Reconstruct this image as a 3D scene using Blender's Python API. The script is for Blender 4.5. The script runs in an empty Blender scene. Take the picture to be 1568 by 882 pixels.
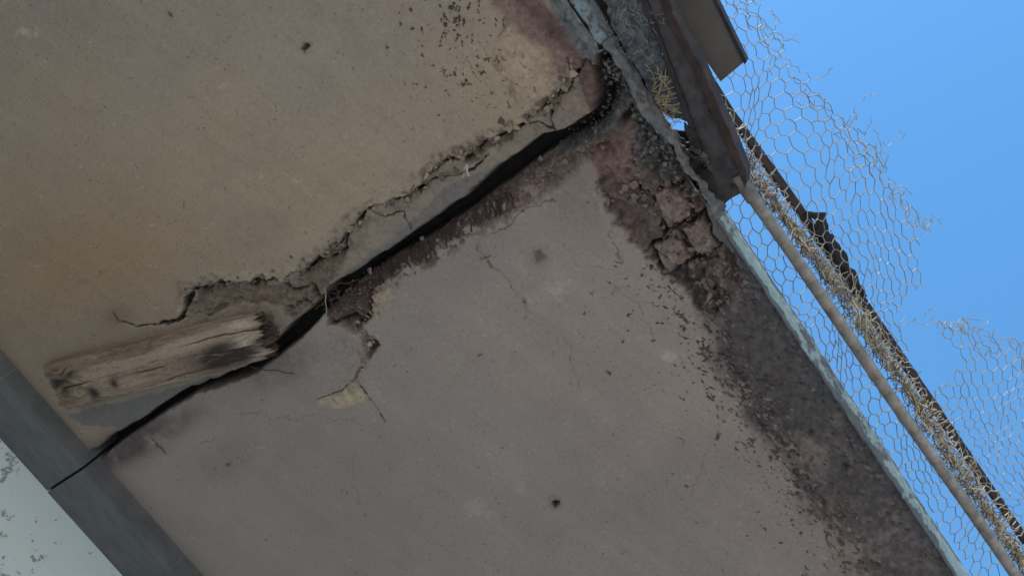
import bpy, math, random
import numpy as np
from mathutils import Matrix, Vector
random.seed(7); RNG=np.random.default_rng(11)
S=bpy.context.scene
# ------------------------------------------------------------------ camera calibration
F=1300.0; CX,CY=784.0,441.0
Xc=np.array([4325.,5889.,1300.]); Xc/=np.linalg.norm(Xc)
Zc=np.array([669.,-778.,1300.]); Zc-=Xc*Zc.dot(Xc); Zc/=np.linalg.norm(Zc)
Yc=np.cross(Zc,Xc)
CAM=np.array([0.,0.,1.6]); H=1.8; ZS=CAM[2]+H
def ray(u,v):
    d=np.array([u-CX,v-CY,F]); return np.array([d@Xc,d@Yc,d@Zc])
def P(u,v,z):
    r=ray(u,v); return CAM+r*((z-CAM[2])/r[2])
def Pp(u,v,o,n):
    r=ray(u,v); return CAM+r*((o-CAM)@n/(r@n))
def proj(x,y,z):
    x=x-CAM[0];y=y-CAM[1];z=z-CAM[2]
    a=x*Xc[0]+y*Yc[0]+z*Zc[0]; b=x*Xc[1]+y*Yc[1]+z*Zc[1]; c=x*Xc[2]+y*Yc[2]+z*Zc[2]
    return a/c*F+CX, b/c*F+CY
cam=bpy.data.cameras.new("camera"); co=bpy.data.objects.new("camera",cam); S.collection.objects.link(co)
M=Matrix(((Xc[0],-Xc[1],-Xc[2],CAM[0]),(Yc[0],-Yc[1],-Yc[2],CAM[1]),(Zc[0],-Zc[1],-Zc[2],CAM[2]),(0,0,0,1)))
co.matrix_world=M; cam.sensor_width=36; cam.lens=36*F/1568; cam.clip_end=2000; cam.clip_start=0.05
S.camera=co
# ------------------------------------------------------------------ noise helpers
def h2(ix,iy,seed):
    n=(ix.astype(np.int64)*374761393+iy.astype(np.int64)*668265263+seed*974711)&0x7fffffff
    n=((n^(n>>13))*1274126177)&0x7fffffff
    n=((n^(n>>15))*2246822519)&0x7fffffff
    return (n^(n>>12)).astype(np.float64)%65536/65535.0
def vn(x,y,seed=0):
    fx=np.floor(x);fy=np.floor(y);tx=x-fx;ty=y-fy
    tx=tx*tx*(3-2*tx);ty=ty*ty*(3-2*ty)
    a=h2(fx,fy,seed);b=h2(fx+1,fy,seed);c=h2(fx,fy+1,seed);d=h2(fx+1,fy+1,seed)
    return (a+(b-a)*tx)*(1-ty)+(c+(d-c)*tx)*ty
def fbm(x,y,seed=0,o=4,g=0.55):
    s=0;a=1;t=0
    for i in range(o):
        s=s+a*vn(x*2**i+i*17.3,y*2**i-i*9.1,seed+i*31);t+=a;a*=g
    return s/t-0.5
def sm(a,b,x):
    t=np.clip((x-a)/(b-a),0,1); return t*t*(3-2*t)
def pdist(u,v,pts,m=60,closed=False):
    pts=np.array(pts,float); out=np.full(u.shape,float(m))
    k=(u>pts[:,0].min()-m)&(u<pts[:,0].max()+m)&(v>pts[:,1].min()-m)&(v<pts[:,1].max()+m)
    if not k.any(): return out
    uu=u[k];vv=v[k];d=np.full(uu.shape,float(m))
    n=len(pts)
    for i in range(n if closed else n-1):
        a=pts[i];b=pts[(i+1)%n];e=b-a;L=e@e+1e-9
        t=np.clip(((uu-a[0])*e[0]+(vv-a[1])*e[1])/L,0,1)
        d=np.minimum(d,np.hypot(uu-a[0]-t*e[0],vv-a[1]-t*e[1]))
    out[k]=d; return out
def inside(u,v,pts):
    r=np.zeros(np.shape(u),bool);n=len(pts)
    for i in range(n):
        x1,y1=pts[i];x2,y2=pts[(i+1)%n]
        if y1==y2: continue
        c=((y1>v)!=(y2>v))&(u<(x2-x1)*(v-y1)/(y2-y1)+x1)
        r^=c
    return r
def sd(u,v,pts,m=60):
    d=pdist(u,v,pts,m,True); return np.where(inside(u,v,pts),-d,d)
# ------------------------------------------------------------------ object helpers
def link(o,parent=None):
    S.collection.objects.link(o)
    if parent: o.parent=parent
    return o
def empty(n):
    return link(bpy.data.objects.new(n,None))
def mesh_np(name,V,Fc,mat,col=None,smooth=False,parent=None):
    me=bpy.data.meshes.new(name)
    V=np.asarray(V,dtype=np.float32);Fc=np.asarray(Fc,dtype=np.int32)
    n=len(Fc);k=Fc.shape[1]
    me.vertices.add(len(V));me.vertices.foreach_set("co",V.ravel())
    me.loops.add(n*k);me.loops.foreach_set("vertex_index",Fc.ravel())
    me.polygons.add(n);me.polygons.foreach_set("loop_start",np.arange(0,n*k,k,dtype=np.int32))
    me.polygons.foreach_set("loop_total",np.full(n,k,dtype=np.int32))
    me.polygons.foreach_set("use_smooth",np.full(n,smooth,dtype=bool))
    me.update(calc_edges=True);me.validate()
    if col is not None:
        ca=me.color_attributes.new("Col",'FLOAT_COLOR','POINT')
        c=np.ones((len(V),4),dtype=np.float32);c[:,:3]=col
        ca.data.foreach_set("color",c.ravel())
    me.materials.append(mat)
    return link(bpy.data.objects.new(name,me),parent)
def grid_faces(nx,ny):
    i=np.arange(nx-1)[None,:]+nx*np.arange(ny-1)[:,None];i=i.ravel()
    return np.stack([i,i+1,i+nx+1,i+nx],1)
def mat(name,color=(.3,.3,.3),rough=.8,metal=0,attr=False,nscale=60,namt=.25,bscale=120,bstr=.3,bdist=.003,color2=None,stretch=(1,1,1),spec=.3,pits=False):
    m=bpy.data.materials.new(name);m.use_nodes=True;nt=m.node_tree;N=nt.nodes;L=nt.links
    b=N["Principled BSDF"];b.inputs["Roughness"].default_value=rough;b.inputs["Metallic"].default_value=metal
    b.inputs["Specular IOR Level"].default_value=spec
    tc=N.new("ShaderNodeTexCoord");mp=N.new("ShaderNodeMapping");mp.inputs["Scale"].default_value=stretch
    L.new(tc.outputs["Object"],mp.inputs["Vector"])
    n=N.new("ShaderNodeTexNoise");n.inputs["Scale"].default_value=nscale;n.inputs["Detail"].default_value=8;n.inputs["Roughness"].default_value=.65
    L.new(mp.outputs[0],n.inputs["Vector"])
    if attr:
        a=N.new("ShaderNodeAttribute");a.attribute_name="Col";base=a.outputs["Color"]
        r=N.new("ShaderNodeMapRange");r.inputs[1].default_value=.3;r.inputs[2].default_value=.7
        r.inputs[3].default_value=1-namt;r.inputs[4].default_value=1+namt
        L.new(n.outputs["Fac"],r.inputs[0])
        fac=r.outputs[0]
        if pits:
            # crisp dark pits, pale chips and faint scratches at millimetre size
            for (sc_,det,lo,hi,val,sx_,rt) in [(85,3,.668,.69,.50,1,0),(38,5,.70,.715,.55,1,0),(55,4,.70,.73,1.28,1,0),(16,6,.71,.725,1.18,1,0),(22,4,.715,.73,.72,7,.7),(26,4,.72,.735,1.22,9,-.4)]:
                mq=N.new("ShaderNodeMapping");mq.inputs["Scale"].default_value=(1,sx_,1);mq.inputs["Location"].default_value=(sc_*.37,sc_*.11,0);mq.inputs["Rotation"].default_value=(0,0,rt)
                L.new(tc.outputs["Object"],mq.inputs["Vector"])
                q=N.new("ShaderNodeTexNoise");q.inputs["Scale"].default_value=sc_;q.inputs["Detail"].default_value=det;q.inputs["Roughness"].default_value=.6;L.new(mq.outputs[0],q.inputs["Vector"])
                w=N.new("ShaderNodeMapRange");w.inputs[1].default_value=lo;w.inputs[2].default_value=hi;w.inputs[3].default_value=1;w.inputs[4].default_value=val
                L.new(q.outputs["Fac"],w.inputs[0])
                mu=N.new("ShaderNodeMath");mu.operation='MULTIPLY';L.new(fac,mu.inputs[0]);L.new(w.outputs[0],mu.inputs[1]);fac=mu.outputs[0]
        vm=N.new("ShaderNodeVectorMath");vm.operation='SCALE';L.new(base,vm.inputs[0]);L.new(fac,vm.inputs["Scale"])
        L.new(vm.outputs[0],b.inputs["Base Color"])
    else:
        cr=N.new("ShaderNodeValToRGB");cr.color_ramp.elements[0].position=.35;cr.color_ramp.elements[1].position=.65
        c2=color2 or tuple(c*(1-namt) for c in color)
        cr.color_ramp.elements[0].color=(*c2,1);cr.color_ramp.elements[1].color=(*color,1)
        L.new(n.outputs["Fac"],cr.inputs[0]);L.new(cr.outputs[0],b.inputs["Base Color"])
    n2=N.new("ShaderNodeTexNoise");n2.inputs["Scale"].default_value=bscale;n2.inputs["Detail"].default_value=6
    L.new(mp.outputs[0],n2.inputs["Vector"])
    bp=N.new("ShaderNodeBump");bp.inputs["Strength"].default_value=bstr;bp.inputs["Distance"].default_value=bdist
    L.new(n2.outputs["Fac"],bp.inputs["Height"]);L.new(bp.outputs[0],b.inputs["Normal"])
    return m
class Tubes:
    def __init__(s): s.V=[];s.F=[];s.C=[];s.n=0
    def add(s,pts,r,col=(1,1,1),k=4):
        pts=np.array(pts,float);m=len(pts)
        t=np.gradient(pts,axis=0);t/=np.linalg.norm(t,axis=1)[:,None]+1e-9
        ref=np.array([.3,.5,.81]) if abs(t[0]@np.array([.3,.5,.81]))<.9 else np.array([1.,0,0])
        a=np.cross(t,ref);a/=np.linalg.norm(a,axis=1)[:,None]+1e-9;b=np.cross(t,a)
        rr=np.broadcast_to(np.asarray(r,float),(m,))[:,None]
        for j in range(k):
            w=2*math.pi*j/k
            s.V.append(pts+rr*(a*math.cos(w)+b*math.sin(w)))
        base=s.n
        for j in range(k):
            j2=(j+1)%k
            i=np.arange(m-1)
            s.F.append(np.stack([base+j*m+i,base+j*m+i+1,base+j2*m+i+1,base+j2*m+i],1))
        s.n+=m*k
        s.C.append(np.tile(np.array(col,float),(m*k,1)))
    def build(s,name,mt,parent=None,smooth=False):
        return mesh_np(name,np.concatenate(s.V),np.concatenate(s.F),mt,np.concatenate(s.C),smooth,parent)
# ------------------------------------------------------------------ key planes
yE=(P(1095,330,ZS)[1]+P(1460,882,ZS)[1])/2
yB=(P(160,705,ZS)[1]+P(20,552,ZS)[1])/2
DB=0.085
yW=P(100,781.6,ZS-DB)[1]
x0=min(P(0,0,ZS)[0],P(0,530,ZS)[0]); x1=P(1568,1000,ZS)[0]
x1=max(x1,P(320,882,ZS)[0])
# ------------------------------------------------------------------ balcony slab soffit
st=0.0028
xs=np.concatenate([x0-.1-np.array([3.,2.2,1.5,1.,.6,.3,.12,.04]),np.arange(x0-.1,x1+.1,st),x1+.1+np.array([.04,.12,.3,.6,1.,1.5,2.2,3.])])
ny=int((yB-yE)/.0026); ty=np.linspace(0,1,ny); ys=yE+(yB+.03-yE)*(ty*.62+.38*ty**2)
print("grid",len(xs),len(ys))
GX,GY=np.meshgrid(xs,ys)
X=GX.ravel();Y=GY.ravel()
u,v=proj(X,Y,np.full(X.shape,ZS))
u=np.clip(u,-3000,4000);v=np.clip(v,-3000,4000)
na=fbm(u/40,v/40,1,5,.6);nb=fbm(u/40+90,v/40,2,5,.6)
nc=fbm(u/9,v/9,3,3);nd=fbm(u/9,v/9+50,4,3)
uw=u+26*na+9*nc; vw=v+26*nb+9*nd      # jagged coordinates
us=u+14*na+5*nc; vs=v+14*nb+5*nd       # mild
big=fbm(u/260,v/260,5,4); mid=fbm(u/70,v/70,6,5); fin=fbm(u/6,v/6,7,4,.7); mott=fbm(u/25,v/25,8,4,.6)
crk=[(-300,980),(80,745),(150,690),(195,660),(300,594),(382,566),(445,512),(492,466),(545,424),(600,390),(650,360),(700,328),(750,290),(800,252),(840,218),(880,195),(908,172),(918,130),(922,85),(930,-600)]
cu=np.array([c[0] for c in crk]);cv=np.array([c[1] for c in crk])
isA=(v<np.interp(u,cu,cv))&(u<922)
col=np.zeros((len(X),3))
K=1.16
cA=np.array([.335,.250,.172])*K;cA2=np.array([.295,.232,.180])*K;cB=np.array([.300,.238,.198])*K;cB2=np.array([.265,.212,.180])*K
w=sm(-.25,.3,big)[:,None]
col[:]=np.where(isA[:,None],cA*(1-w)+cA2*w,cB*(1-w)+cB2*w)
warm=(np.exp(-(((u-130)/260)**2+((v-420)/130)**2)))[:,None]*isA[:,None]
col*=1-warm*np.array([.02,.10,.22])
col*=(1-.18*sm(500,-100,u)*isA)[:,None]  # vignette-like falloff painted into A's colour, darker towards the left
col*=(1+.15*mid+.08*mott+.05*fin)[:,None]
Hh=.0008*fin+.002*mott+.006*mid
def lay(m,c,var=.35):
    global col
    c=np.array(c)*(1+var*2*fin+var*mott)[:,None]
    col=col*(1-m[:,None])+c*m[:,None]
sp=fbm(u/14,v/9,21,4,.7); lay(sm(.24,.29,sp)*.35,(.46,.39,.32))
sp=fbm(u/7,v/7,22,3,.7); m=sm(.31,.36,sp)*.6; lay(m,(.12,.09,.075)); Hh+=m*.002
tr=fbm((u*.82+v*.57)/140,(-u*.57+v*.82)/12,23,4); col*=(1+.12*tr)[:,None]
def region(cx,cy,rx,ry,rot=0):
    c,s=math.cos(rot),math.sin(rot);a=((u-cx)*c+(v-cy)*s)/rx;b=(-(u-cx)*s+(v-cy)*c)/ry
    return np.exp(-(a*a+b*b))
def ticks(ang,l,wd,seed,thr,reg,c=(.085,.06,.05),dep=.004):
    global Hh
    ca,sa=math.cos(ang),math.sin(ang);U=u+7*nc+10*na;Vv=v+7*nd+10*nb
    n=fbm((U*ca+Vv*sa)/l,(-U*sa+Vv*ca)/wd,seed,3,.7)
    m=sm(thr,thr+.04,n+.16*reg-.16)*(reg>.12)
    lay(m*.9,c); Hh+=m*dep
    return m
ticks(math.radians(105),14,5.5,31,.16,region(705,50,80,100))
ticks(math.radians(70),12,6,32,.19,region(740,120,90,70))
ticks(math.radians(95),12,6,33,.19,region(690,20,40,60))
# tan exposed plaster near A corner
s=sd(uw,vw,[(775,25),(830,50),(868,100),(850,150),(815,160),(790,140),(760,80)])
m=sm(3,-4,s)*sm(-.22,.05,mid+mott); lay(m*.75,(.40,.29,.20),.5);Hh+=m*.004
e=sm(5,1,np.abs(s))*sm(-.1,.1,mott);lay(e*.55,(.11,.075,.06))
# reddish rust/mud edge of A
s=pdist(us,vs,[(745,-40),(795,5),(845,52),(885,100),(898,150),(865,185),(845,200)],70)
m=sm(34,16,s+12*mott)*isA; lay(m*.85,(.21,.135,.11),.5)
m=sm(24,6,pdist(us,vs,[(780,-30),(845,36),(885,80),(905,110),(905,150)],70))*isA; lay(m*.8,(.115,.07,.062),.6);Hh+=m*(.004+.012*mott)
m=sm(-4,-14,sd(us,vs,[(850,152),(905,138),(905,172),(880,192),(852,200)]))*isA;lay(m*.7,(.29,.18,.135),.3)
s=pdist(us,vs,[(830,-60),(868,0),(918,78)],70)
m=sm(30,20,s)*(u>790)*(v<95); lay(m*.9,(.15,.155,.155),.8);Hh+=m*(.006+.03*mott)
# --- band between hairline crack and open crack (A side)
upper=[(285,478),(298,442),(345,428),(395,428),(430,420),(462,418),(520,374),(570,322),(622,298),(680,250),(740,224),(800,188),(850,150),(884,112)]
lower=[(908,172),(880,192),(840,212),(800,238),(750,276),(700,316),(650,350),(600,384),(545,418),(492,462),(440,500),(380,520),(300,515)]
s=sd(us,vs,upper+lower); band=sm(2,-3,s)*isA
lay(band*.75,(.25,.195,.155),.35);Hh+=band*(.005+.012*mott)
dU=pdist(uw,vw,upper,60);tear=sm(22,6,dU+34*mott)*sm(-.18,.02,mid+.5*mott)*isA
lay(tear*.75,(.16,.11,.082),.6);Hh+=tear*(.005+.03*mott+.014*nc)
dU2=pdist(uw,vw,[(p[0]-4,p[1]-9) for p in upper],60);lay(sm(8,3,dU2+20*nc)*.4*isA,(.42,.33,.24))
s2=sd(us,vs,[(500,440),(560,392),(620,345),(680,290),(730,262),(770,252),(750,274),(700,314),(650,348),(600,382),(545,418)])
lay(sm(2,-4,s2)*.85*isA,(.19,.162,.148),.2)
s2=sd(uw,vw,[(290,470),(320,435),(400,430),(450,430),(490,400),(535,375),(530,405),(490,455),(450,490),(430,470),(380,462),(330,480)])
m=sm(2,-4,s2)*isA; lay(m*.75,(.18,.128,.09),.6);Hh+=m*(.010+.05*mott+.015*nc)
s=pdist(uw,vw,[(700,238),(740,224),(800,188),(850,150)],50);m=sm(18,6,s)*isA*sm(-.15,.1,mott+mid);lay(m*.8,(.135,.095,.075),.5);Hh+=m*(.006+.02*mott)
def crack(pts,wd,dep=.015,c=(.03,.023,.02),st_=1.,jag=1):
    global Hh
    uu,vv=(uw,vw) if jag==2 else (us,vs)
    d=pdist(uu,vv,pts,40);m=sm(wd,wd*.45,d)*st_
    wmod=.3+.7*sm(-.15,.12,nc+mott)
    lay(m*wmod,c,.2);Hh+=m*dep*wmod
    return d
crack(upper,3.,.018,jag=2)
crack([(250,495),(285,480),(298,450)],2.4)
crack([(180,478),(185,490),(215,497),(262,493),(290,480)],2.2,st_=.8)
crack([(318,440),(350,434),(390,432)],3.2,.02,jag=2)
crack([(430,424),(448,440),(470,436),(492,458)],4,.02,jag=2)
crack([(460,420),(480,405),(520,392),(540,360)],3,jag=2)
crack([(445,470),(462,455),(480,462)],4,.02,jag=2)
crack([(570,322),(590,330),(622,322),(630,350)],1.8,jag=2)
crack([(622,298),(660,276),(720,262),(752,238)],2,jag=1)
crack([(640,290),(650,270),(690,246)],1.8,jag=2)
crack([(800,188),(830,184),(848,196)],2,.02)
crack([(884,112),(900,92),(912,100),(916,135)],2.8,.03)
crack([(848,150),(866,142),(882,118),(870,90)],1.8)
crack([(850,152),(846,180),(852,198)],1.8)
crack([(720,250),(712,270)],2,c=(.45,.4,.34),dep=-.003)
# --- open crack
void=[(60,752),(150,684),(190,656),(240,624),(290,592),(380,560),(438,506),(486,462),(503,440),(550,412),(600,378),(650,345),(700,310),(750,268),(800,230),(832,206),(852,203),(880,191),(906,173),(917,132),(914,86),(922,84),
      (930,130),(920,182),(892,206),(852,225),(802,259),(752,296),(700,334),(650,366),(600,395),(545,433),(500,474),(457,523),(385,573),(300,601),(245,634),(195,669),(155,699),(68,764)]
sv=sd(u+8*na+5*nc,v+8*nb+6*nd,void)
dA=pdist(u+14*na+7*nc,v+14*nb+7*nd,[(500,458),(545,424),(600,392),(650,362),(700,328),(750,290),(800,252),(850,218),(885,202),(918,180)],60)
m=sm(27,14,dA+20*mott)*(~isA);lay(m*.95,(.098,.074,.063),.8);Hh=Hh+m*(.030+.06*mott+.03*nc)*sm(30,6,dA)
lip=pdist(uw,vw,[(540,445),(600,410),(650,388),(700,358),(750,325),(800,292),(850,258),(900,222),(935,205)],70)
m=sm(32,12,lip+10*nc)*(~isA)*sm(-.2,-.02,mid+mott*.8+.5*nc);lay(m*.85,(.13,.092,.074),.7);Hh+=m*(.004+.03*np.abs(mott)+.012*nc)
e=sm(6,1,np.abs(lip-28+16*mott))*sm(-.05,.15,nc+mott)*(~isA);lay(e*.55,(.40,.30,.23))
# debris around (540,480)
s=sd(uw,vw,[(500,470),(545,440),(585,430),(560,450),(565,490),(545,515),(528,500),(505,495)]);m=sm(3,-3,s)*(~isA);lay(m*.88,(.12,.082,.068),.8);Hh+=m*(.018+.07*mott+.03*nc)
s=sd(uw,vw,[(560,455),(585,436),(606,446),(600,468),(572,492),(560,480)]);m=sm(3,-3,s)*(~isA);lay(m*.85,(.42,.31,.22),.5);Hh+=m*.005
s=sd(uw,vw,[(780,300),(800,285),(830,270),(826,292),(800,318),(784,320)]);m=sm(3,-3,s)*(~isA);lay(m*.8,(.36,.27,.20),.5);Hh+=m*.005
s=sd(uw,vw,[(484,610),(520,586),(548,574),(568,588),(564,612),(520,630),(498,626)]);m=sm(2.5,-2.5,s)*(~isA)*sm(-.22,-.05,mott);lay(m*.92,(.46,.35,.23),.5);Hh+=m*.004
s=sd(uw,vw,[(548,500),(572,520),(584,532),(566,552),(552,545),(560,528)]);m=sm(3,-3,s)*(~isA);lay(m*.75,(.18,.13,.105),.6);Hh+=m*(.006+.02*mott)
crack([(556,450),(562,480),(554,505),(558,525),(578,532),(556,556),(546,578)],5.5,.016,c=(.06,.045,.038),jag=2)
crack([(485,608),(520,596),(546,578),(560,602),(580,630),(590,642)],2,.008,c=(.1,.075,.06),jag=1)
crack([(510,495),(540,490),(550,505)],4,.012,jag=2)
s=sd(uw,vw,[(470,520),(540,500),(552,560),(500,600),(470,580)]);lay(sm(4,-6,s)*.3*(~isA),(.37,.30,.245))
for pts,wd,stt in [([(726,372),(748,398),(772,430),(806,466),(800,492)],1.9,.7),([(725,372),(770,352),(800,322),(850,306)],1.7,.7),
                   ([(866,515),(872,545),(888,578),(880,600)],1.5,.6),([(736,400),(760,396)],2.4,.7),([(370,630),(440,640),(560,650)],1.2,.35),
                   ([(540,680),(545,740),(560,790)],1.2,.3),([(320,440),(300,380),(330,350)],1,.2),([(930,430),(980,470),(1000,520)],1.4,.4),
                   ([(270,720),(310,680),(330,670)],1.4,.4),([(1150,560),(1080,700),(1060,760)],1.2,.25),([(985,300),(930,360),(955,400)],1.6,.5)]:
    crack(pts,wd*1.2,.004,c=(.12,.09,.072),st_=stt,jag=2)
for (a,b,r,g) in [(850,770,7,1),(475,69,6,.9),(824,394,13,.5),(933,571,3,.9),(265,22,5,.5),(470,72,3,.6),(1296,714,6,.8),(1240,664,6,.5),(350,712,4,.6),(1050,745,3,.6),(735,545,3,.4)]:
    d=np.hypot((u-a)+5*nc*2,(v-b)+5*nd*2)
    lay(sm(r*2.4,r*.5,d)*.5*g,(.15,.105,.08));m=sm(r,r*.4,d)*g;lay(m,(.04,.03,.025));Hh+=m*.012
for (a,b,r,g) in [(45,50,12,.5),(850,440,22,.35),(1028,545,14,.5),(730,780,20,.25),(345,130,10,.25),(790,745,16,.2),(410,575,14,.2),(500,300,12,.2)]:
    d=np.hypot((u-a)*.7+12*nc*2,(v-b)+10*nd*2);lay(sm(r,r*.2,d)*g,(.50,.42,.35))
for (a,b,rx,ry,g,c) in [(195,680,60,26,.85,(.08,.055,.056)),(250,655,60,18,.6,(.12,.088,.078)),(345,705,50,30,.25,(.17,.12,.10)),(430,560,70,26,.45,(.15,.11,.09)),
                        (185,480,22,14,.5,(.17,.11,.075)),(400,350,50,25,.3,(.2,.15,.11)),(110,460,120,40,.25,(.26,.175,.11)),(500,560,60,40,.25,(.22,.17,.14)),
                        (900,300,60,50,.4,(.19,.135,.115)),(690,400,90,30,.2,(.21,.16,.13))]:
    m=region(a,b,rx,ry,-.45);lay(np.clip(m*1.6,0,1)*g*sm(-.35,.1,mid+mott*.7),c,.5)
s=sd(us,vs,[(130,648),(110,632),(240,600),(330,572),(380,560),(300,586),(240,620),(190,652)]);lay(sm(3,-2,s)*.8,(.155,.142,.133),.15)
# --- corner recess
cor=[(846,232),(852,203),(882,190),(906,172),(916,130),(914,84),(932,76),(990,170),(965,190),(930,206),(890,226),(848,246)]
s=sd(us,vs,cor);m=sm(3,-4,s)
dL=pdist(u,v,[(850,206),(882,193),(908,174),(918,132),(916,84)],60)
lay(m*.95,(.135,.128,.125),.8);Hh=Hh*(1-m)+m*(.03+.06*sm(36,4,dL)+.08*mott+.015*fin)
lay(m*sm(20,7,dL+10*mott)*.8,(.055,.048,.046),.5)  # shadow behind A's overhanging lip, painted into the recess colour
s=pdist(us,vs,[(935,84),(958,130),(990,180),(1030,250)],60);m=sm(13,8,s+10*mott);lay(m*.8,(.19,.20,.205),.9)
# --- B spalled zone
sp_=[(905,228),(935,200),(975,160),(1010,205),(1050,270),(1112,385),(1135,440),(1112,478),(1070,472),(1030,430),(985,392),(945,345),(920,290)]
s=sd(uw,vw,sp_);m=sm(4,-4,s)
lay(m*.87,(.14,.094,.082),.6);Hh+=m*(.012+.07*mott+.02*mid)
e=sm(12,2,np.abs(s+4))*sm(-.1,.1,mott+nc);lay(e*.7,(.065,.045,.039),.5)
lay(sm(8,1,np.abs(s-10))*sm(0,.2,nc+mott)*.5,(.37,.28,.22))
s=sd(uw,vw,[(968,185),(990,180),(1045,262),(1060,300),(1010,290),(965,250)]);m=sm(5,-5,s);lay(m*.9,(.15,.135,.125),1.);Hh+=m*(.014+.06*nc+.04*mott)
s=sd(uw,vw,[(905,240),(935,205),(965,215),(975,260),(950,285),(915,275)]);lay(sm(5,-6,s)*.7,(.24,.145,.12),.3)
bricks=[[(1000,300),(1040,290),(1058,332),(1022,352)],[(1046,350),(1078,338),(1102,376),(1068,396)],[(1000,378),(1034,362),(1060,400),(1018,424)]]
for i,b in enumerate(bricks):
    s=sd(u+20*na+9*nc,v+20*nb+9*nd,b,30);m=sm(3,-4,s)
    lay(m*.85,np.array((.26,.19,.155))*(.9+.1*i),.7);Hh=Hh*(1-.7*m)+m*(-.003+.03*mott+.003*i)
    e=sm(4,1,np.abs(s-2))*sm(-.25,0,mott+nc+.1*i);lay(e*.85*(1-m),(.035,.026,.023),.2);Hh+=e*(1-m)*.02
crack([(975,292),(1000,300),(1025,352),(1048,352),(1064,402),(1100,400)],3.4,.025,jag=1)
crack([(1025,350),(1000,376),(985,392)],3,.025,jag=2);crack([(1040,345),(1060,338),(1080,330)],3,.02,jag=2)
crack([(985,215),(970,188),(960,170)],2.5,.02)
s=sd(uw,vw,[(1060,410),(1100,400),(1120,440),(1100,470),(1066,452)]);m=sm(5,-5,s);lay(m*.6,(.22,.175,.155),.7);Hh+=m*.03*nc
# --- dark mould zone along slab edge
mz=[(1035,420),(1075,490),(1108,570),(1150,640),(1200,710),(1250,780),(1300,850),(1350,940),(1440,1100),(1800,1300),(1500,900),(1395,745),(1270,565),(1200,470),(1140,380),(1110,400),(1090,430)]
uz=u+60*mid+26*na+9*nc;vz=v+60*fbm(u/70+33,v/70,61,5)+26*nb+9*nd
s=sd(uz,vz,mz,90);mm=sm(20,-18,s)
patch=sm(-.42,-.02,mid+.6*mott+.3*nc+ .25*sm(700,480,v)-.02)
lay(mm*.93*patch,(.080,.068,.066),.7);lay(mm*.6*(1-patch),(.17,.122,.105),.6)
Hh+=mm*(.003+.016*mott)
s=sd(uw,vw,mz,90)
ring=sm(60,10,np.abs(s+5))
n=fbm((us*.85+vs*.5)/13,(-us*.5+vs*.85)/6,62,4,.7);m=sm(.09,.14,n-.14*(1-ring))*(ring>.05);lay(m*.85,(.08,.058,.05),.4);Hh+=m*.004
n=fbm((us*.85+vs*.5)/12,(-us*.5+vs*.85)/6,63,4,.7);m=sm(.12,.16,n-.2*(1-ring))*(ring>.05);lay(m*.75,(.32,.24,.195),.4)
ticks(math.radians(-25),16,6,64,.20,region(980,470,90,70));ticks(math.radians(30),11,6,65,.21,region(1110,590,110,130,.9))
ticks(math.radians(40),12,6,66,.21,region(1240,780,110,130,.9))
ticks(math.radians(20),14,6,67,.22,region(960,400,60,60))
s=sd(uz,vz,[(1200,760),(1300,740),(1400,840),(1470,960),(1300,960),(1240,850)],80);m=sm(20,-20,s);lay(m*.45*sm(-.2,.2,mott+mid),(.20,.14,.12),.5)
dE=(Y-yE);m=sm(.045,.01,dE+.03*mott)*(~isA)*(v>330);lay(m*.75,(.085,.082,.084),.6)
# A panel has dropped slightly
Hh=Hh-.014*isA
m=sm(2.5,-3.5,sv);lay(m,(.04,.033,.03),.3)
lay(sm(6,0,sv)*(1-m)*.5,(.10,.08,.07),.4)
Hh=Hh*(1-m)+m*(.115+.02*mott)
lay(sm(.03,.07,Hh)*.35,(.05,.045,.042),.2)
col=np.clip(col,.01,.7)
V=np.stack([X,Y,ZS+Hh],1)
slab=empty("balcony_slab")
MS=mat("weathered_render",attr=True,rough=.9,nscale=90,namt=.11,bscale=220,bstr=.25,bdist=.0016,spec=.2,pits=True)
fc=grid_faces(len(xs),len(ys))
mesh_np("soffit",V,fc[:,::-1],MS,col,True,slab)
def box(name,a,b,mt,parent=None,bev=.002):
    x0_,y0_,z0_=a;x1_,y1_,z1_=b
    vv=[(x0_,y0_,z0_),(x1_,y0_,z0_),(x1_,y1_,z0_),(x0_,y1_,z0_),(x0_,y0_,z1_),(x1_,y0_,z1_),(x1_,y1_,z1_),(x0_,y1_,z1_)]
    ff=[(0,3,2,1),(4,5,6,7),(0,1,5,4),(1,2,6,5),(2,3,7,6),(3,0,4,7)]
    o=mesh_np(name,vv,ff,mt,None,False,parent)
    if bev:
        md=o.modifiers.new("b","BEVEL");md.width=bev;md.segments=2
    return o
Mcon=mat("concrete",(.26,.24,.22),.9,nscale=25)
xl,xr=xs[0],xs[-1]
box("core",(xl,yE+.22,ZS+.155),(xr,yW+.1,ZS+.21),Mcon,slab)
box("screed",(xl,yE+.05,ZS+.085),(P(880,190,ZS)[0]-.25,yE+.219,ZS+.14),Mcon,slab)
box("screed_b",(P(1095,330,ZS)[0]-.2,yE+.05,ZS+.06),(xr,yE+.219,ZS+.13),Mcon,slab)
box("slab_top",(xl,yE+.03,ZS+.142),(xr,yE+.219,ZS+.153),Mcon,slab)
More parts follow.
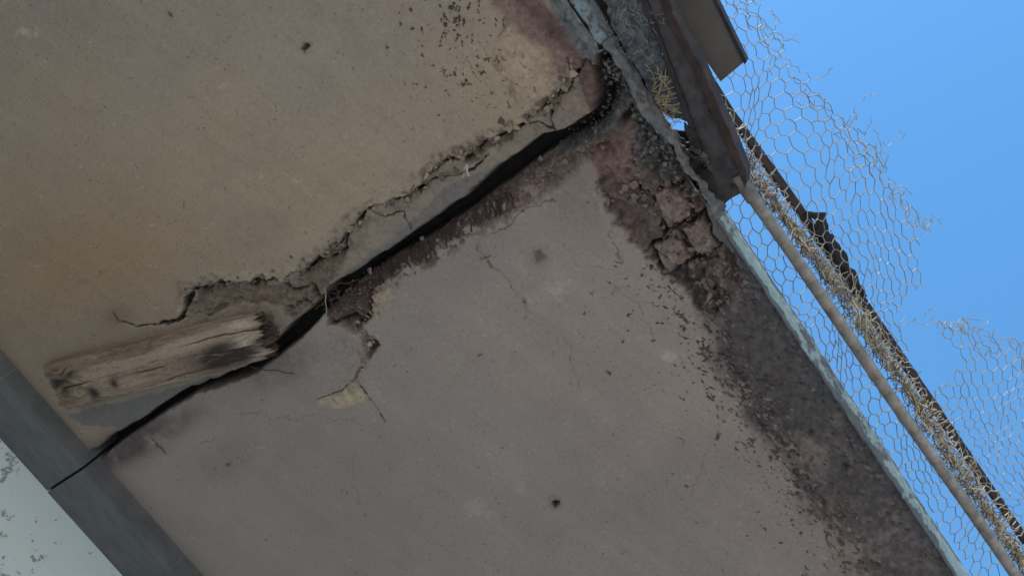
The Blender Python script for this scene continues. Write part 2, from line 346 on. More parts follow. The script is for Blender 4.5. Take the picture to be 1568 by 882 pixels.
def fascia(name,xa,xb,zb,zt,colf,amp,jagb,seed,off=.004):
    n=int((xb-xa)/.004);xx=np.linspace(xa,xb,n);m=26;tt=np.linspace(0,1,m)
    A,B=np.meshgrid(xx,tt);A=A.ravel();B=B.ravel()
    n1=fbm(A/.03,B*4,seed,4);n2=fbm(A/.12,A*0,seed+5,4);n3=fbm(A/.05,A*0,seed+9,4)
    z=(zb+jagb*n3)*(1-B)+(zt+jagb*1.6*n2)*B+ZS
    y=yE-off+amp*n1-.006*np.sin(B*3.1)
    c=colf(A,B)
    f=grid_faces(n,m)
    o=mesh_np(name,np.stack([A,y,z],1),f,MS,c,True,slab)
    md=o.modifiers.new("s","SOLIDIFY");md.thickness=.004;md.offset=0
    return o
def cflash(A,B):
    n=fbm(A/.02,B*5,71,5,.65);n2=fbm(A/.15,B*2,72,4)
    base=np.array([.30,.37,.37]);d=np.array([.11,.11,.11])
    w=sm(-.04,.16,n*.9+n2*.9+.25*sm(.75,1,B)+.35*sm(.3,0,B))[:,None]
    return (base*(1-w)+d*w)*(1+.8*n)[:,None]
def crough(A,B):
    n=fbm(A/.012,B*6,73,5,.65);return np.array([.125,.12,.12])*(1+1.4*n)[:,None]
def cAf(A,B):
    n=fbm(A/.015,B*6,74,5,.65);w=sm(-.05,.15,n)[:,None]
    return (np.array([.19,.23,.25])*(1-w)+np.array([.10,.085,.08])*w)*(1+.8*n)[:,None]
xc=P(928,80,ZS)[0];xd=P(1100,335,ZS)[0]
fascia("flashing",xd,xr,-.008,.062,cflash,.005,.012,81)
fascia("spalled_edge",xc-.02,xd-.001,.0,.075,crough,.03,.035,82)
fascia("torn_flashing",xl,xc-.021,-.01,.10,cAf,.014,.03,83)
def crumbs(name,pts,n,smin,smax,zlo,zhi,colr,parent,seed,spread=20):
    r=random.Random(seed);VV=[];FF=[];CC=[];k=0
    ico=[(0,0,1),(.9,0,.1),(0,.9,0),(-.9,.1,0),(0,-.9,-.1),(.1,0,-1)]
    ff=[(0,1,2),(0,2,3),(0,3,4),(0,4,1),(5,2,1),(5,3,2),(5,4,3),(5,1,4)]
    for i in range(n):
        t=r.random()*(len(pts)-1);j=int(t);f=t-j
        a=pts[j][0]*(1-f)+pts[j+1][0]*f+r.gauss(0,spread);b=pts[j][1]*(1-f)+pts[j+1][1]*f+r.gauss(0,spread)
        p=P(a,b,ZS+r.uniform(zlo,zhi));s=smin+(smax-smin)*r.random()**2.5
        for q in ico: VV.append([p[c]+q[c]*s*r.uniform(.5,1.5) for c in range(3)])
        g=r.uniform(.6,1.3)
        CC+= [[colr[0]*g,colr[1]*g,colr[2]*g]]*6
        for q in ff: FF.append([x+k for x in q])
        k+=6
    return mesh_np(name,VV,FF,MS,np.array(CC),False,parent)
def flakes(name,pts,n,smin,smax,z,colr,seed,spread,slim=.5):
    r=random.Random(seed);VV=[];FF=[];CC=[];k=0
    for i in range(n):
        t=r.random()*(len(pts)-1);j=int(t);f=t-j
        a=pts[j][0]*(1-f)+pts[j+1][0]*f+r.gauss(0,spread);b=pts[j][1]*(1-f)+pts[j+1][1]*f+r.gauss(0,spread)
        c=P(a,b,ZS+z+r.uniform(-.003,.003));s=smin+(smax-smin)*r.random()**2
        nx_,ny_=r.gauss(0,.28),r.gauss(0,.28);m=6;g=r.uniform(.7,1.25);el_=r.uniform(slim,1);ro=r.random()*3.14
        ring=[]
        for q in range(m):
            an=q/m*6.283+r.uniform(-.4,.4);rr=s*r.uniform(.6,1.2);dx0,dy0=math.cos(an)*rr,math.sin(an)*rr*el_
            dx=dx0*math.cos(ro)-dy0*math.sin(ro);dy=dx0*math.sin(ro)+dy0*math.cos(ro);ring.append((dx,dy,dx*nx_+dy*ny_))
        th=r.uniform(.0015,.003)
        for zz in (0,th):
            VV.append([c[0],c[1],c[2]+zz])
            for q in ring: VV.append([c[0]+q[0],c[1]+q[1],c[2]+q[2]+zz])
        cc_=[colr[0]*g,colr[1]*g,colr[2]*g];CC+=[cc_]*(2*(m+1))
        for q in range(m):
            q2=(q+1)%m
            FF+=[(k,k+1+q2,k+1+q),(k+m+1,k+m+2+q,k+m+2+q2),(k+1+q,k+1+q2,k+m+2+q2),(k+1+q,k+m+2+q2,k+m+2+q)]
        k+=2*(m+1)
    mesh_np(name,VV,FF,MS,np.array(CC),False,slab)
flakes("flakes_a",upper[1:],85,.003,.013,-.016,(.31,.235,.17),1,7)
flakes("flakes_a_dark",upper[1:],80,.003,.013,-.014,(.16,.115,.088),2,9)
flakes("flakes_lip",[(560,440),(640,400),(740,335),(830,270),(920,215)],110,.003,.012,-.001,(.19,.135,.108),3,9)
flakes("flakes_patch",[(500,612),(545,590),(560,540),(545,500),(590,455)],50,.003,.012,-.002,(.33,.245,.17),4,9)
flakes("flakes_spall",[(930,290),(990,300),(1040,350),(1070,430),(1100,470)],90,.003,.014,.002,(.19,.135,.11),5,18)
flakes("flakes_mould",[(1000,420),(1080,500),(1130,590),(1220,710),(1310,840)],120,.002,.007,-.001,(.21,.155,.13),6,17,.25)
flakes("flakes_mould_dark",[(990,410),(1060,500),(1110,590),(1200,710),(1290,840)],170,.002,.008,-.0005,(.085,.062,.054),7,22,.2)
flakes("flakes_corner_dark",[(690,0),(700,40),(730,80),(740,130)],45,.002,.007,-.0145,(.09,.065,.055),8,26,.2)
crumbs("crumbs_edge",[(928,90),(960,140),(1010,220),(1060,300)],420,.0015,.008,.005,.035,(.15,.14,.132),slab,1,9)
crumbs("crumbs_recess",[(870,210),(915,195),(940,150),(930,110)],160,.0015,.006,.03,.05,(.13,.12,.115),slab,6,12)
crumbs("crumbs_spall",[(960,300),(1010,280),(1080,400),(1110,450)],220,.0015,.008,.0,.012,(.17,.12,.10),slab,2,20)
crumbs("crumbs_crack",[(500,470),(560,440),(640,400),(740,335),(830,270),(920,210)],420,.0015,.007,.0,.012,(.15,.105,.082),slab,3,8)
crumbs("crumbs_a",[(310,438),(380,432),(440,440),(500,425),(535,370)],200,.0015,.006,-.010,.0,(.22,.165,.12),slab,4,8)
crumbs("crumbs_mould",[(1080,480),(1140,580),(1220,690),(1310,820)],200,.001,.0035,-.001,.002,(.12,.092,.083),slab,5,24)
# ------------------------------------------------------------------ timber
def timber():
    q=[P(62,562,ZS-.066),P(392,482,ZS-.070),P(414,550,ZS-.070),P(98,630,ZS-.066)]
    th=.047;nL,nW,nT=300,54,12
    VV=[];FF=[];base=0
    def surf(fn,a,b,flip):
        nonlocal base
        A,B=np.meshgrid(np.linspace(0,1,a),np.linspace(0,1,b));s,w_,t=fn(A.ravel(),B.ravel())
        VV.append(np.stack([s,w_,t],1));f=grid_faces(a,b)+base
        FF.append(f[:,::-1] if flip else f);base+=a*b
    surf(lambda a,b:(a,b,a*0),nL,nW,False);surf(lambda a,b:(a,b,a*0+1),nL,nW,True)
    surf(lambda a,b:(a,b*0,b),nL,nT,True);surf(lambda a,b:(a,b*0+1,b),nL,nT,False)
    surf(lambda a,b:(a*0,a,b),nW,nT,False);surf(lambda a,b:(a*0+1,a,b),nW,nT,True)
    W=np.concatenate(VV);s,w_,t=W[:,0],W[:,1],W[:,2]
    kn=[(.22,.75,.05),(.88,.66,.07),(.08,.35,.04)]
    wd=w_.copy()
    for (a,b,r) in kn:
        wd=wd+.16*np.sign(w_-b)*np.exp(-((s-a)/(r*1.5))**2-((w_-b)/.3)**2)
    grain=fbm(s*2.6+wd*.4,wd*7+t*2+.5*fbm(s*3,w_*2,90),91,4,.5)
    rings=np.sin((wd*7+1.8*fbm(s*2.2,w_*1.4,94)*4+t*2)*6.28)*.5+.5
    fine=fbm(s*14,wd*34+t*9,92,4,.65);bl=fbm(s*4,w_*2+t,93,4)
    c=np.ones((len(s),3))*np.array([.25,.165,.112])
    wv=sm(-.12,.16,grain)[:,None];c=c*(1-wv)+np.array([.36,.255,.18])*wv
    wv=(sm(.55,.95,rings)*.5*sm(-.2,.1,bl))[:,None];c=c*(1-wv)+np.array([.12,.073,.05])*wv
    wv=sm(.08,.20,fine)[:,None]*.5;c=c*(1-wv)+np.array([.10,.064,.045])*wv
    wv=sm(.02,.22,bl)[:,None]*.55;c=c*(1-wv)+np.array([.13,.08,.056])*wv
    e=np.exp(-((s-.85)/.12)**2-((w_-.68)/.26)**2)*1.5+np.exp(-((s-.05)/.05)**2-((w_-.4)/.35)**2)*.9+np.exp(-((s-.2)/.025)**2-((w_-.8)/.16)**2)*.9+np.exp(-((s-.12)/.05)**2-((w_-.25)/.12)**2)*.8+np.exp(-((s-.32)/.02)**2-((w_-.7)/.12)**2)*.8
    wv=(np.clip(e*1.3,0,1)*sm(-.32,.02,grain+fine*.7))[:,None]*.96;c=c*(1-wv)+np.array([.035,.022,.018])*wv
    e=np.exp(-((s-.93)/.05)**2)*sm(-.1,.1,grain+fine)*(w_<.6);wv=e[:,None]*.85;c=c*(1-wv)+np.array([.52,.41,.29])*wv
    e=np.exp(-((s-.96)/.03)**2-((w_-.85)/.12)**2)*sm(-.1,.1,fine);wv=e[:,None]*.8;c=c*(1-wv)+np.array([.48,.37,.27])*wv
    e=np.exp(-((s-.72)/.14)**2-((w_-.28)/.12)**2);wv=(e*sm(-.1,.1,grain))[:,None]*.6;c=c*(1-wv)+np.array([.50,.37,.26])*wv
    dk=sm(.988,1.0,s)[:,None]*.8;c=c*(1-dk)+np.array([.065,.048,.04])*dk
    dk=(sm(.03,.0,w_)+sm(.97,1,w_))[:,None]*.35;c=c*(1-dk)+np.array([.10,.07,.055])*dk
    for (w0,a0,a1) in [(.3,.62,1.0),(.52,.0,.22),(.86,.5,.8),(.6,.4,.6)]:
        d=np.abs(w_-w0-.14*fbm(s*6,s*0,int(w0*100)));k=sm(a0,a0+.1,s)*sm(a1,a1-.05,s) if a1<1 else sm(a0,a0+.15,s);m=sm(.02,.004,d)*k
        c=c*(1-m[:,None]*.8)+np.array([.04,.027,.021])*m[:,None]*.8
        t=t+np.where(t<.5,m*.22,0)
    end=.03*fbm(w_*5,t*2+w_*14,95,4)+.035*fbm(w_*22,t*3,96,2)
    s2=np.where(s>.5,s*(1)+end*sm(.9,1,s)*1.8,s-end*.8*sm(.08,0,s))
    w2=w_+ (.09*fbm(s*5,t*2,97,3)+.03*fbm(s*30,t,98,2))*np.where(w_>.5,1,-1)*.8
    w2=.5+(w2-.5)*(1-.10*sm(.7,1,s)*sm(0,1,t))
    t2=t+.16*grain*(1-t)+.06*fine*(1-t)+ .2*(np.abs(w_-.5)*2)**8*(1-t)
    top=q[0][None]*((1-s2)*(1-w2))[:,None]+q[1][None]*(s2*(1-w2))[:,None]+q[2][None]*(s2*w2)[:,None]+q[3][None]*((1-s2)*w2)[:,None]
    top[:,2]+=t2*th
    MW=mat("weathered_wood",attr=True,rough=.85,nscale=70,namt=.18,bscale=200,bstr=.4,bdist=.002,spec=.2)
    mesh_np("timber_plank",top,np.concatenate(FF),MW,c,True)
timber()
# ------------------------------------------------------------------ ledger beam on the wall
Mb=mat("grey_paint_steel",(.145,.142,.14),.6,nscale=9,namt=.3,color2=(.105,.102,.101),bscale=60,bstr=.15,stretch=(1,2,2))
beam=empty("ledger_beam")
xg=P(118,720,ZS-.03)[0]
box("beam_run_a",(xl,yB,ZS-DB),(xg-.005,yW+.05,ZS+.15),Mb,beam,.004)
box("beam_run_b",(xg+.005,yB+.004,ZS-DB-.004),(xr,yW+.05,ZS+.15),Mb,beam,.004)
Mdk=mat("dark_gap_filler",(.03,.027,.025),.9)
box("beam_gap_filler",(xg-.0055,yB+.02,ZS-DB+.02),(xg+.0055,yW+.04,ZS+.149),Mdk,beam,0)  # added dark filler box, keeps sky light from showing through the gap
xj=P(15,575,ZS)[0]
Mj=mat("joint",(.2,.2,.2),.7)
box("beam_joint",(xj-.003,yB-.002,ZS-DB-.002),(xj+.003,yB+.02,ZS-.0),Mj,beam,.001)
xj=P(285,850,ZS-.02)[0]
box("beam_joint_b",(xj-.002,yB+.002,ZS-DB-.006),(xj+.002,yB+.02,ZS-.0),Mj,beam,.001)
# ------------------------------------------------------------------ building wall
def wallmat():
    m=bpy.data.materials.new("peeling_white_wall");m.use_nodes=True;N=m.node_tree.nodes;L=m.node_tree.links;b=N["Principled BSDF"]
    b.inputs["Roughness"].default_value=.85
    tc=N.new("ShaderNodeTexCoord");n=N.new("ShaderNodeTexNoise");n.inputs["Scale"].default_value=20;n.inputs["Detail"].default_value=8;n.inputs["Roughness"].default_value=.72
    n2=N.new("ShaderNodeTexNoise");n2.inputs["Scale"].default_value=3;L.new(tc.outputs["Object"],n2.inputs["Vector"])
    L.new(tc.outputs["Object"],n.inputs["Vector"])
    a=N.new("ShaderNodeMath");a.operation='MULTIPLY_ADD';a.inputs[1].default_value=.30;L.new(n2.outputs["Fac"],a.inputs[0]);L.new(n.outputs["Fac"],a.inputs[2])
    cr=N.new("ShaderNodeValToRGB");e=cr.color_ramp.elements;e[0].position=.735;e[0].color=(.62,.70,.72,1);e[1].position=.75;e[1].color=(.27,.30,.31,1)
    L.new(a.outputs[0],cr.inputs[0]);L.new(cr.outputs[0],b.inputs["Base Color"])
    bp=N.new("ShaderNodeBump");bp.inputs["Strength"].default_value=.4;bp.inputs["Distance"].default_value=.004;bp.invert=True
    L.new(cr.outputs[0],bp.inputs["Height"]);L.new(bp.outputs[0],b.inputs["Normal"])
    return m
bl=empty("building")
box("wall",(xl-1,yW,-.02),(xr+1,yW+.25,ZS-DB+.03),wallmat(),bl,0)
box("upper_wall",(xl-1,yW+.06,ZS+.15),(xr+1,yW+.25,ZS+1.2),bpy.data.materials["peeling_white_wall"],bl,0)
# ------------------------------------------------------------------ guard plane at balcony edge
ang=math.radians(32);en=np.array([0,-math.sin(ang),math.cos(ang)]);nn=np.array([0,-math.cos(ang),-math.sin(ang)])
O=np.array([0,yE-.01,ZS+.05])
def G(a,b,off=0): return Pp(a,b,O+nn*off,nn)
poly=[(1060,-90),(1140,-60),(1152,-8),(1168,30),(1195,62),(1215,105),(1245,130),(1298,186),(1345,222),(1352,262),(1388,300),(1432,345),(1406,385),(1424,428),(1392,452),(1380,500),(1402,560),(1418,600),(1476,556),(1428,492),(1480,484),(1528,505),(1568,512),(1720,560),(1900,1000),(1560,1000),(1490,884),(1100,325),(1030,100)]
Tw=Tubes()
def net(poly,wc,rot,seed,off,r,drop=.0,shear=0,colr=(.30,.285,.26),warp=1.):
    rg=random.Random(seed)
    g=np.array([G(a,b) for a,b in poly]);a0,a1=g[:,0].min(),g[:,0].max();bb=(g-O)@en;b0,b1=bb.min(),bb.max()
    l2=wc*.26;l1=wc*.50;p=l1+l2;ext=.4
    K=int((a1-a0+2*ext)/(wc/2));J=int((b1-b0+2*ext)/p)
    cr_,sr_=math.cos(rot),math.sin(rot);mx,my=(a0+a1)/2,(b0+b1)/2
    kk,jj=np.meshgrid(np.arange(K),np.arange(J));a=kk*wc/2-K*wc/4;b=jj*p+np.where((kk+jj)%2==0,l2/2,-l2/2)-J*p/2
    a=a+shear*b
    A=mx+a*cr_-b*sr_;B=my+a*sr_+b*cr_
    nx_=fbm(A*2.8,B*2.8,seed,3,.6);nyy=fbm(A*2.8,B*2.8,seed+7,3,.6);nz=fbm(A*2.2,B*2.2,seed+3,3,.55)
    A=A+.17*warp*nx_+.008*(vn(A*60,B*60,seed+1)-.5);B=B+.17*warp*nyy+.008*(vn(A*60,B*60,seed+2)-.5)
    W=O[None,None]+A[...,None]*np.array([1,0,0])+B[...,None]*en+(off+.11*nz+.005*(vn(A*50,B*50,seed+4)-.5))[...,None]*nn
    uu,vv=proj(W[...,0],W[...,1],W[...,2])
    ins=inside(uu,vv,poly)
    for j in range(J):
        for k in range(K-1):
            if not(ins[j,k] and ins[j,k+1]): 
                if ins[j,k]!=ins[j,k+1] and rg.random()<.5:
                    p0=W[j,k] if ins[j,k] else W[j,k+1]
                    d=np.array([rg.gauss(0,1) for _ in range(3)])*wc*.26
                    Tw.add([p0,p0+d*.6,p0+d+np.array([rg.gauss(0,.005) for _ in range(3)])],r,colr)
            elif rg.random()>=drop:
                p0,p1=W[j,k],W[j,k+1];mid_=(p0+p1)/2+np.array([rg.gauss(0,wc*.035) for _ in range(3)])
                g_=rg.uniform(.6,1.25);Tw.add([p0,mid_,p1],r,tuple(c*g_ for c in colr))
            if j<J-1 and (k+j)%2==0 and ins[j,k] and ins[j+1,k] and rg.random()>=drop:
                g_=rg.uniform(.6,1.25);Tw.add([W[j,k],W[j+1,k]],r*1.3,tuple(c*g_ for c in colr))
net(poly,.037,-.06,5,0,.00112)
net([(1130,-40),(1150,-8),(1200,60),(1250,130),(1345,222),(1390,300),(1432,345),(1405,352),(1350,295),(1270,205),(1190,95),(1120,20)],.040,.5,15,.03,.001,.12,.3)
net([(1428,492),(1480,484),(1568,520),(1600,560),(1560,575),(1480,530)],.036,.6,25,.02,.001,.2,.2)
net([(1110,160),(1200,290),(1330,470),(1450,640),(1600,850),(1600,930),(1425,665),(1305,495),(1180,320)],.028,.35,35,.015,.0012,.1,.4,(.42,.34,.24))
def tangle(cx,cy,n,rad,seed,r=.001,col_=(.34,.32,.28)):
    rg=random.Random(seed);c=G(cx,cy,.02)
    for i in range(n):
        pts=[];p=c+np.array([rg.gauss(0,rad*.5) for _ in range(3)]);d=np.array([rg.gauss(0,1) for _ in range(3)])
        for k in range(6):
            d=d+np.array([rg.gauss(0,.5) for _ in range(3)]);d/=np.linalg.norm(d);p=p+d*rad*.32;pts.append(p.copy())
        Tw.add(pts,r,col_)
for a,b,n,rad in [(1345,228,8,.035),(1310,190,6,.03),(1415,348,5,.03),(1168,10,6,.04),(1190,70,5,.035),(1475,500,8,.03),(1455,490,5,.03),(1395,480,4,.03),(1330,250,6,.04),(1240,130,4,.035),(1380,300,4,.035)]:
    tangle(a,b,n,rad,int(a+b))
Mw=mat("galvanised_wire",attr=True,rough=.6,metal=.0,nscale=80,namt=.25,spec=.3)
Tw.build("chicken_wire_fence",Mw)
# ------------------------------------------------------------------ pipe
def lin(p,q,t): return p+(q-p)*t
pa,pb=G(1128,268,.05),G(1556,882,.05)
Tp=Tubes();Tp.add([lin(pa,pb,t)+np.array([0,0,.004*math.sin(t*9)]) for t in np.linspace(0,2.6,60)],.0145,(.24,.205,.175),24)
for t in (.02,1.5):
    Tp.add([lin(pa,pb,t),lin(pa,pb,t+.035)],.0170,(.19,.16,.135),24)
Mp=mat("weathered_galvanised_pipe",attr=True,rough=.6,metal=.1,nscale=35,namt=.5,bscale=150,bstr=.3,spec=.4)
Tp.build("railing_pipe",Mp,smooth=True)
def angle_sweep(name,path,wd,th_,mt,parent=None,lip=.6,nfix=None,seed=0):
    path=np.array(path);n=len(path);t=np.gradient(path,axis=0);t/=np.linalg.norm(t,axis=1)[:,None]
    nf=nn if nfix is None else nfix
    b=np.cross(t,nf);b/=np.linalg.norm(b,axis=1)[:,None];c=np.cross(b,t)
    prof=[(-wd/2,0),(wd/2,0),(wd/2,-wd*lip),(wd/2-th_,-wd*lip),(wd/2-th_,-th_),(-wd/2,-th_)]
    V=[];m=len(prof)
    for i in range(n):
        j1=.003*fbm(np.array([i*.35]),np.array([seed*3.]),seed)[0]
        for (p,q_) in prof: V.append(path[i]+b[i]*(p+j1)+c[i]*(q_+j1*.6))
    Fc=[]
    for i in range(n-1):
        for j in range(m): Fc.append((i*m+j,i*m+(j+1)%m,(i+1)*m+(j+1)%m,(i+1)*m+j))
    return mesh_np(name,V,Fc,mt,None,False,parent)
Mr=mat("rusty_steel",(.07,.043,.034),.85,metal=.0,nscale=25,color2=(.028,.021,.02),bscale=90,bstr=.6,bdist=.004)
ctrl=[(985,-90),(1034,20),(1072,95),(1120,172),(1212,300),(1342,488),(1472,680),(1587,848),(1814,1176),(2064,1541)]
cc=np.array(ctrl,float);tt=np.concatenate([[0],np.cumsum(np.hypot(*np.diff(cc,axis=0).T))]);ts=np.linspace(0,tt[-1],150)
rail=[G(np.interp(s_,tt,cc[:,0]),np.interp(s_,tt,cc[:,1]),-.035) for s_ in ts]
angle_sweep("guard_rail",rail,.021,.004,Mr,seed=3)
# ------------------------------------------------------------------ straw caught in netting
Ts=Tubes();rg=random.Random(4)
scl=[(1098,180),(1120,222),(1186,312),(1288,447),(1388,592),(1480,736),(1575,872),(1700,1055)]
sc=np.array(scl,float);stt_=np.concatenate([[0],np.cumsum(np.hypot(*np.diff(sc,axis=0).T))])
for i in range(2500):
    s_=rg.random()*stt_[-1];a=np.interp(s_,stt_,sc[:,0]);b=np.interp(s_,stt_,sc[:,1])
    wv=9+5*math.sin(s_/45)+3*math.sin(s_/17)
    o_=rg.gauss(0,wv*.6);a+=o_*.83;b-=o_*.56
    p=G(a,b,rg.uniform(-.03,.05))
    al=rg.gauss(-.2,.9)+(1.2 if rg.random()<.3 else 0);L_=rg.uniform(.02,.075) if rg.random()<.4 else rg.uniform(.012,.035)
    d=np.array([math.cos(al),0,0])+en*math.sin(al)+nn*rg.gauss(0,.3);d/=np.linalg.norm(d)
    e_=np.array([rg.gauss(0,1) for _ in range(3)])*.22
    pts=[p-d*L_/2,p-d*L_/6+e_*L_*.5,p+d*L_/6+e_*L_*.3,p+d*L_/2-e_*L_*.4]
    g_=rg.uniform(.4,1.15);c_=(.54*g_,.41*g_,.26*g_) if rg.random()<.62 else (.18*g_,.115*g_,.075*g_)
    Ts.add(pts,rg.uniform(.0007,.0017),c_,3)
for i in range(60):
    t=rg.random();a=1005+25*t+rg.gauss(0,6);b=118+72*t+rg.gauss(0,8);p=P(a,b,ZS+.045)
    d=np.array([rg.gauss(0,1) for _ in range(3)]);d/=np.linalg.norm(d);L_=rg.uniform(.02,.06)
    Ts.add([p-d*L_/2,p+np.array([rg.gauss(0,.004) for _ in range(3)]),p+d*L_/2],.0008,(.42,.32,.19),3)
Mst=mat("straw",attr=True,rough=.8,nscale=50,namt=.2)
Ts.build("dry_straw",Mst)
# ------------------------------------------------------------------ dark rag hanging on rail
def lump(name,path,wd,mt,parent=None,seed=0,th=.008,off=-.02,rz=None,ragg=.7,rv=.9):
    n=46;m=14;pp=np.array(path,float);tt=np.linspace(0,len(pp)-1,n)
    V=[]
    for i in range(n):
        a=np.interp(tt[i],np.arange(len(pp)),pp[:,0]);b=np.interp(tt[i],np.arange(len(pp)),pp[:,1])
        c0=G(a,b,off) if rz is None else P(a,b,rz);c1=G(a+1,b,off) if rz is None else P(a+1,b,rz)
        px=np.linalg.norm(c1-c0)
        wv=wd*(1+2*ragg*(vn(np.array([i*.4]),np.array([seed*1.]),seed)[0]-.5))*px*min(1,(i+1)/3,(n-i)/8)
        for j in range(m):
            an=2*math.pi*j/m;r=1+rv*(vn(np.array([i*.6]),np.array([j*.8]),seed+2)[0]-.5)
            d=pp[-1]-pp[0];d/=np.hypot(*d)
            q=(G(a-d[1],b+d[0],off) if rz is None else P(a-d[1],b+d[0],rz))-c0;q/=np.linalg.norm(q)
            k=nn if rz is None else np.array([0,0,1.])
            V.append(c0+q*math.cos(an)*wv*.5*r+k*math.sin(an)*th*r)
    Fc=[(i*m+j,i*m+(j+1)%m,(i+1)*m+(j+1)%m,(i+1)*m+j) for i in range(n-1) for j in range(m)]
    return mesh_np(name,V,Fc,mt,None,False,parent)
Mrag=mat("dark_rag_cloth",(.03,.025,.024),.9,nscale=60,bscale=80,bstr=.8,bdist=.005)
lump("hanging_rag",[(1234,326),(1256,332),(1258,350),(1274,374),(1290,402),(1306,428),(1324,454)],15,Mrag,None,5,ragg=.45,rv=.5)
# ------------------------------------------------------------------ steel bracket / post at corner
Mg=mat("flaking_grey_steel",(.095,.082,.08),.75,metal=.0,nscale=30,color2=(.045,.038,.038),bscale=70,bstr=.7,bdist=.004)
Mg2=mat("brown_steel_plate",(.145,.125,.112),.7,metal=.0,nscale=8,color2=(.11,.093,.083),bscale=70,bstr=.2,bdist=.003)
Mg3=mat("dark_steel",(.045,.038,.038),.75,metal=.0,nscale=30,color2=(.022,.019,.019),bscale=80,bstr=.5,bdist=.003)
Mg4=mat("pitted_bluegrey_steel",(.17,.185,.195),.85,metal=.0,nscale=55,color2=(.045,.045,.048),bscale=90,bstr=.9,bdist=.006)
br=empty("steel_bracket")
import bmesh
def prism(name,poly,z0,z1,mt,bev=.002,jag=0,seed=0):
    pts=[];r=random.Random(seed)
    for i in range(len(poly)):
        a=poly[i];b=poly[(i+1)%len(poly)];k=max(1,int(math.hypot(b[0]-a[0],b[1]-a[1])/10)) if jag else 1
        for q in range(k):
            f=q/k;pts.append((a[0]*(1-f)+b[0]*f+(r.gauss(0,jag) if jag else 0),a[1]*(1-f)+b[1]*f+(r.gauss(0,jag) if jag else 0)))
    bm=bmesh.new();lo=[];hi=[]
    for a,b in pts:
        p=P(a,b,z0)
        lo.append(bm.verts.new(p));hi.append(bm.verts.new(p+np.array([0,0,z1-z0])))
    bm.faces.new(lo);bm.faces.new(hi[::-1])
    n=len(lo)
    for i in range(n): bm.faces.new((lo[i],hi[i],hi[(i+1)%n],lo[(i+1)%n]))
    bmesh.ops.recalc_face_normals(bm,faces=bm.faces)
    me=bpy.data.meshes.new(name);bm.to_mesh(me);bm.free();me.materials.append(mt)
    o=link(bpy.data.objects.new(name,me),br)
    if bev: md=o.modifiers.new("b","BEVEL");md.width=bev;md.segments=2
    return o
prism("flange",[(955,-60),(1000,-60),(1018,20),(1062,105),(1098,185),(1138,268),(1142,292),(1096,322),(1088,300),(1075,245),(1052,190),(1036,140),(1005,60)],ZS+.055,ZS+.062,Mg,jag=1.3,seed=1)
prism("flange_lip",[(1000,-60),(1012,-60),(1030,20),(1074,103),(1110,182),(1142,262),(1142,290),(1134,270),(1096,187),(1060,107),(1016,24)],ZS+.040,ZS+.09,Mr,jag=.6,seed=2)
prism("flange_seam",[(960,-60),(966,-60),(1012,62),(1044,142),(1062,195),(1084,250),(1080,252),(1056,198),(1036,144),(1004,64)],ZS+.045,ZS+.056,Mg3,jag=.8,seed=12,bev=.001)
prism("pitted_side",[(900,-60),(958,-60),(1006,62),(1036,142),(1050,188),(1018,180),(1000,150),(975,105),(940,50)],ZS+.066,ZS+.074,Mg4,jag=1.5,seed=13)
prism("back_plate",[(830,-80),(965,-80),(1010,60),(1016,160),(1004,180),(975,150),(935,85),(890,20)],ZS+.10,ZS+.108,Mg3,jag=1.5,seed=3)
prism("gusset_plate",[(1000,-60),(1062,-60),(1140,95),(1103,126),(1075,85),(1030,10)],ZS+.15,ZS+.158,Mg2)
prism("gusset_edge",[(1062,-60),(1068,-60),(1143,94),(1140,100)],ZS+.145,ZS+.170,Mg3,.001)
prism("web",[(1016,196),(1038,200),(1060,205),(1088,300),(1098,322),(1078,310),(1050,270),(1030,235)],ZS+.085,ZS+.093,Mg3,jag=1.2,seed=4)
prism("end_tab",[(1046,190),(1066,205),(1085,255),(1098,300),(1084,312),(1064,262)],ZS+.04,ZS+.05,Mg3,jag=1.5,seed=6)
lump("clamp",[(1030,208),(1048,232),(1070,262),(1082,296),(1094,318)],17,Mg3,br,9,.01,rz=ZS+.06)
lump("clamp_b",[(1050,250),(1068,262),(1082,258)],12,Mg3,br,12,.01,rz=ZS+.04)
lump("clamp_c",[(1056,226),(1074,236),(1090,262)],9,Mg,br,14,.008,rz=ZS+.035)
lump("clamp_d",[(1040,222),(1062,240),(1078,246)],7,Mg3,br,17,.008,rz=ZS+.03)
def bolt(a,b,z,r=.006):
    p=P(a,b,z);V=[];
    for h_ in (0,-.006):
        for i in range(6): V.append(p+np.array([math.cos(i*math.pi/3)*r,math.sin(i*math.pi/3)*r,h_]))
    Fq=[(i,(i+1)%6,6+(i+1)%6,6+i) for i in range(6)]+[(6,7,8,9),(6,9,10,11)]
    mesh_np("bolt",V,Fq,Mr,None,False,br)
bolt(1084,172,ZS+.055);bolt(1122,285,ZS+.055)
# ------------------------------------------------------------------ twigs, cobweb hairs
Tt=Tubes();rg=random.Random(8)
def twig(p,q,z,r,c,wob=.006):
    a=P(*p,z);b=P(*q,z-.004);Tt.add([lin(a,b,t)+np.array([rg.gauss(0,wob*.5) for _ in range(3)])*math.sin(t*3.14) for t in np.linspace(0,1,6)],r,c,5)
twig((383,562),(450,572),ZS-.016,.0018,(.08,.06,.05));twig((232,672),(254,695),ZS-.004,.0025,(.16,.07,.05));twig((497,440),(500,492),ZS-.01,.0016,(.35,.28,.2))
twig((505,440),(550,428),ZS-.01,.0015,(.06,.045,.04));twig((508,448),(545,470),ZS-.006,.0014,(.06,.045,.04));twig((714,252),(718,270),ZS-.02,.0025,(.5,.44,.36))
twig((505,385),(530,352),ZS-.016,.0012,(.3,.22,.16));twig((1035,350),(1052,345),ZS-.01,.003,(.03,.025,.025))
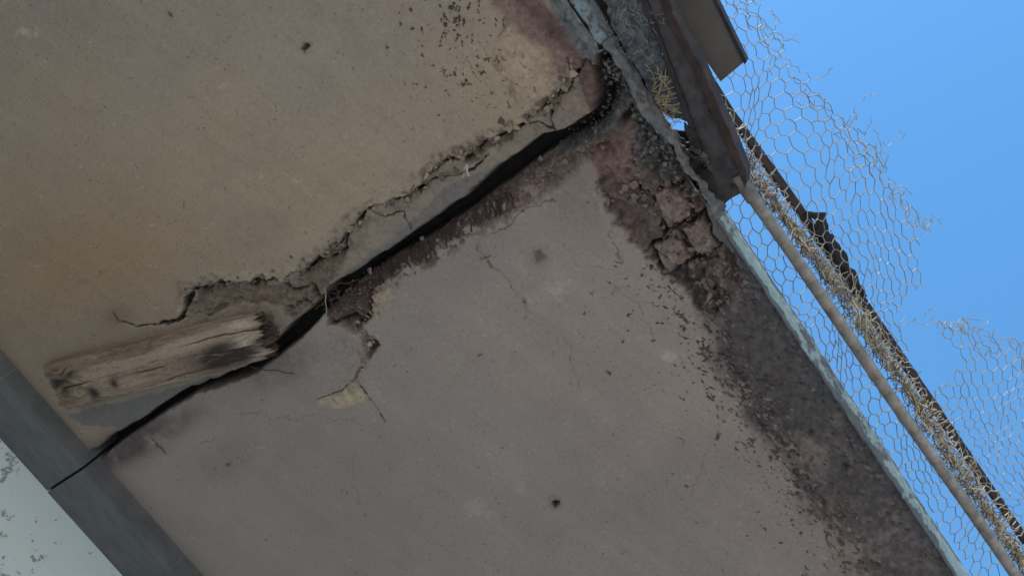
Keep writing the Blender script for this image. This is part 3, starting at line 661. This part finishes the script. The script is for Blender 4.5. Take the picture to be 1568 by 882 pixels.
for i in range(80):
    t=rg.random();a=565+220*t+rg.gauss(0,3);b=420-130*t+rg.gauss(0,4);L_=rg.uniform(9,28)
    twig((a,b),(a+rg.gauss(4,3),b+L_),ZS-.001,rg.uniform(.001,.0026),(.045,.03,.024),.003)
for i in range(30):
    a=rg.uniform(930,1010);b=rg.uniform(0,90);twig((a,b),(a+rg.gauss(0,20),b+rg.gauss(0,20)),ZS+.045,.0005,(.28,.26,.22),.012)
for i in range(16):
    a=520+rg.gauss(0,14);b=462+rg.gauss(0,12);twig((a,b),(a+rg.gauss(0,14),b+rg.gauss(0,10)),ZS-.003,.0012,(.07,.05,.04),.006)
Tt.build("dry_twigs",mat("twig_bark",attr=True,rough=.9,nscale=60,namt=.2))
# ------------------------------------------------------------------ ground
Mgd=mat("pale_concrete_ground",(.48,.435,.38),.9,nscale=.8,color2=(.40,.36,.315),bscale=40,bstr=.3)
mesh_np("ground",[(-300,-300,0),(300,-300,0),(300,300,0),(-300,300,0)],[(0,1,2,3)],Mgd)
# ------------------------------------------------------------------ light
el=math.radians(54);sx,sy=-.95,-.12
az=math.atan2(sx,sy)
W=bpy.data.worlds.new("World");S.world=W;W.use_nodes=True;N=W.node_tree.nodes;L=W.node_tree.links
bg=N["Background"];sk=N.new("ShaderNodeTexSky");sk.sky_type='NISHITA';sk.sun_disc=False;sk.sun_elevation=el;sk.sun_rotation=az
sk.air_density=1.3;sk.dust_density=.3;sk.ozone_density=2.0
hs=N.new("ShaderNodeHueSaturation");hs.inputs["Saturation"].default_value=1.26;hs.inputs["Value"].default_value=1.9;hs.inputs["Hue"].default_value=.494
L.new(sk.outputs[0],hs.inputs["Color"]);L.new(hs.outputs[0],bg.inputs[0]);bg.inputs[1].default_value=.15
sl=bpy.data.lights.new("sun",'SUN');so=link(bpy.data.objects.new("sun",sl));sl.energy=4.5;sl.angle=math.radians(.5);sl.color=(1,.95,.87)
hn=math.hypot(sx,sy);d=Vector((sx/hn*math.cos(el),sy/hn*math.cos(el),math.sin(el)))
so.rotation_euler=d.to_track_quat('Z','Y').to_euler();so.location=(0,0,8)
S.view_settings.view_transform='Standard';S.view_settings.look='None';S.view_settings.exposure=0
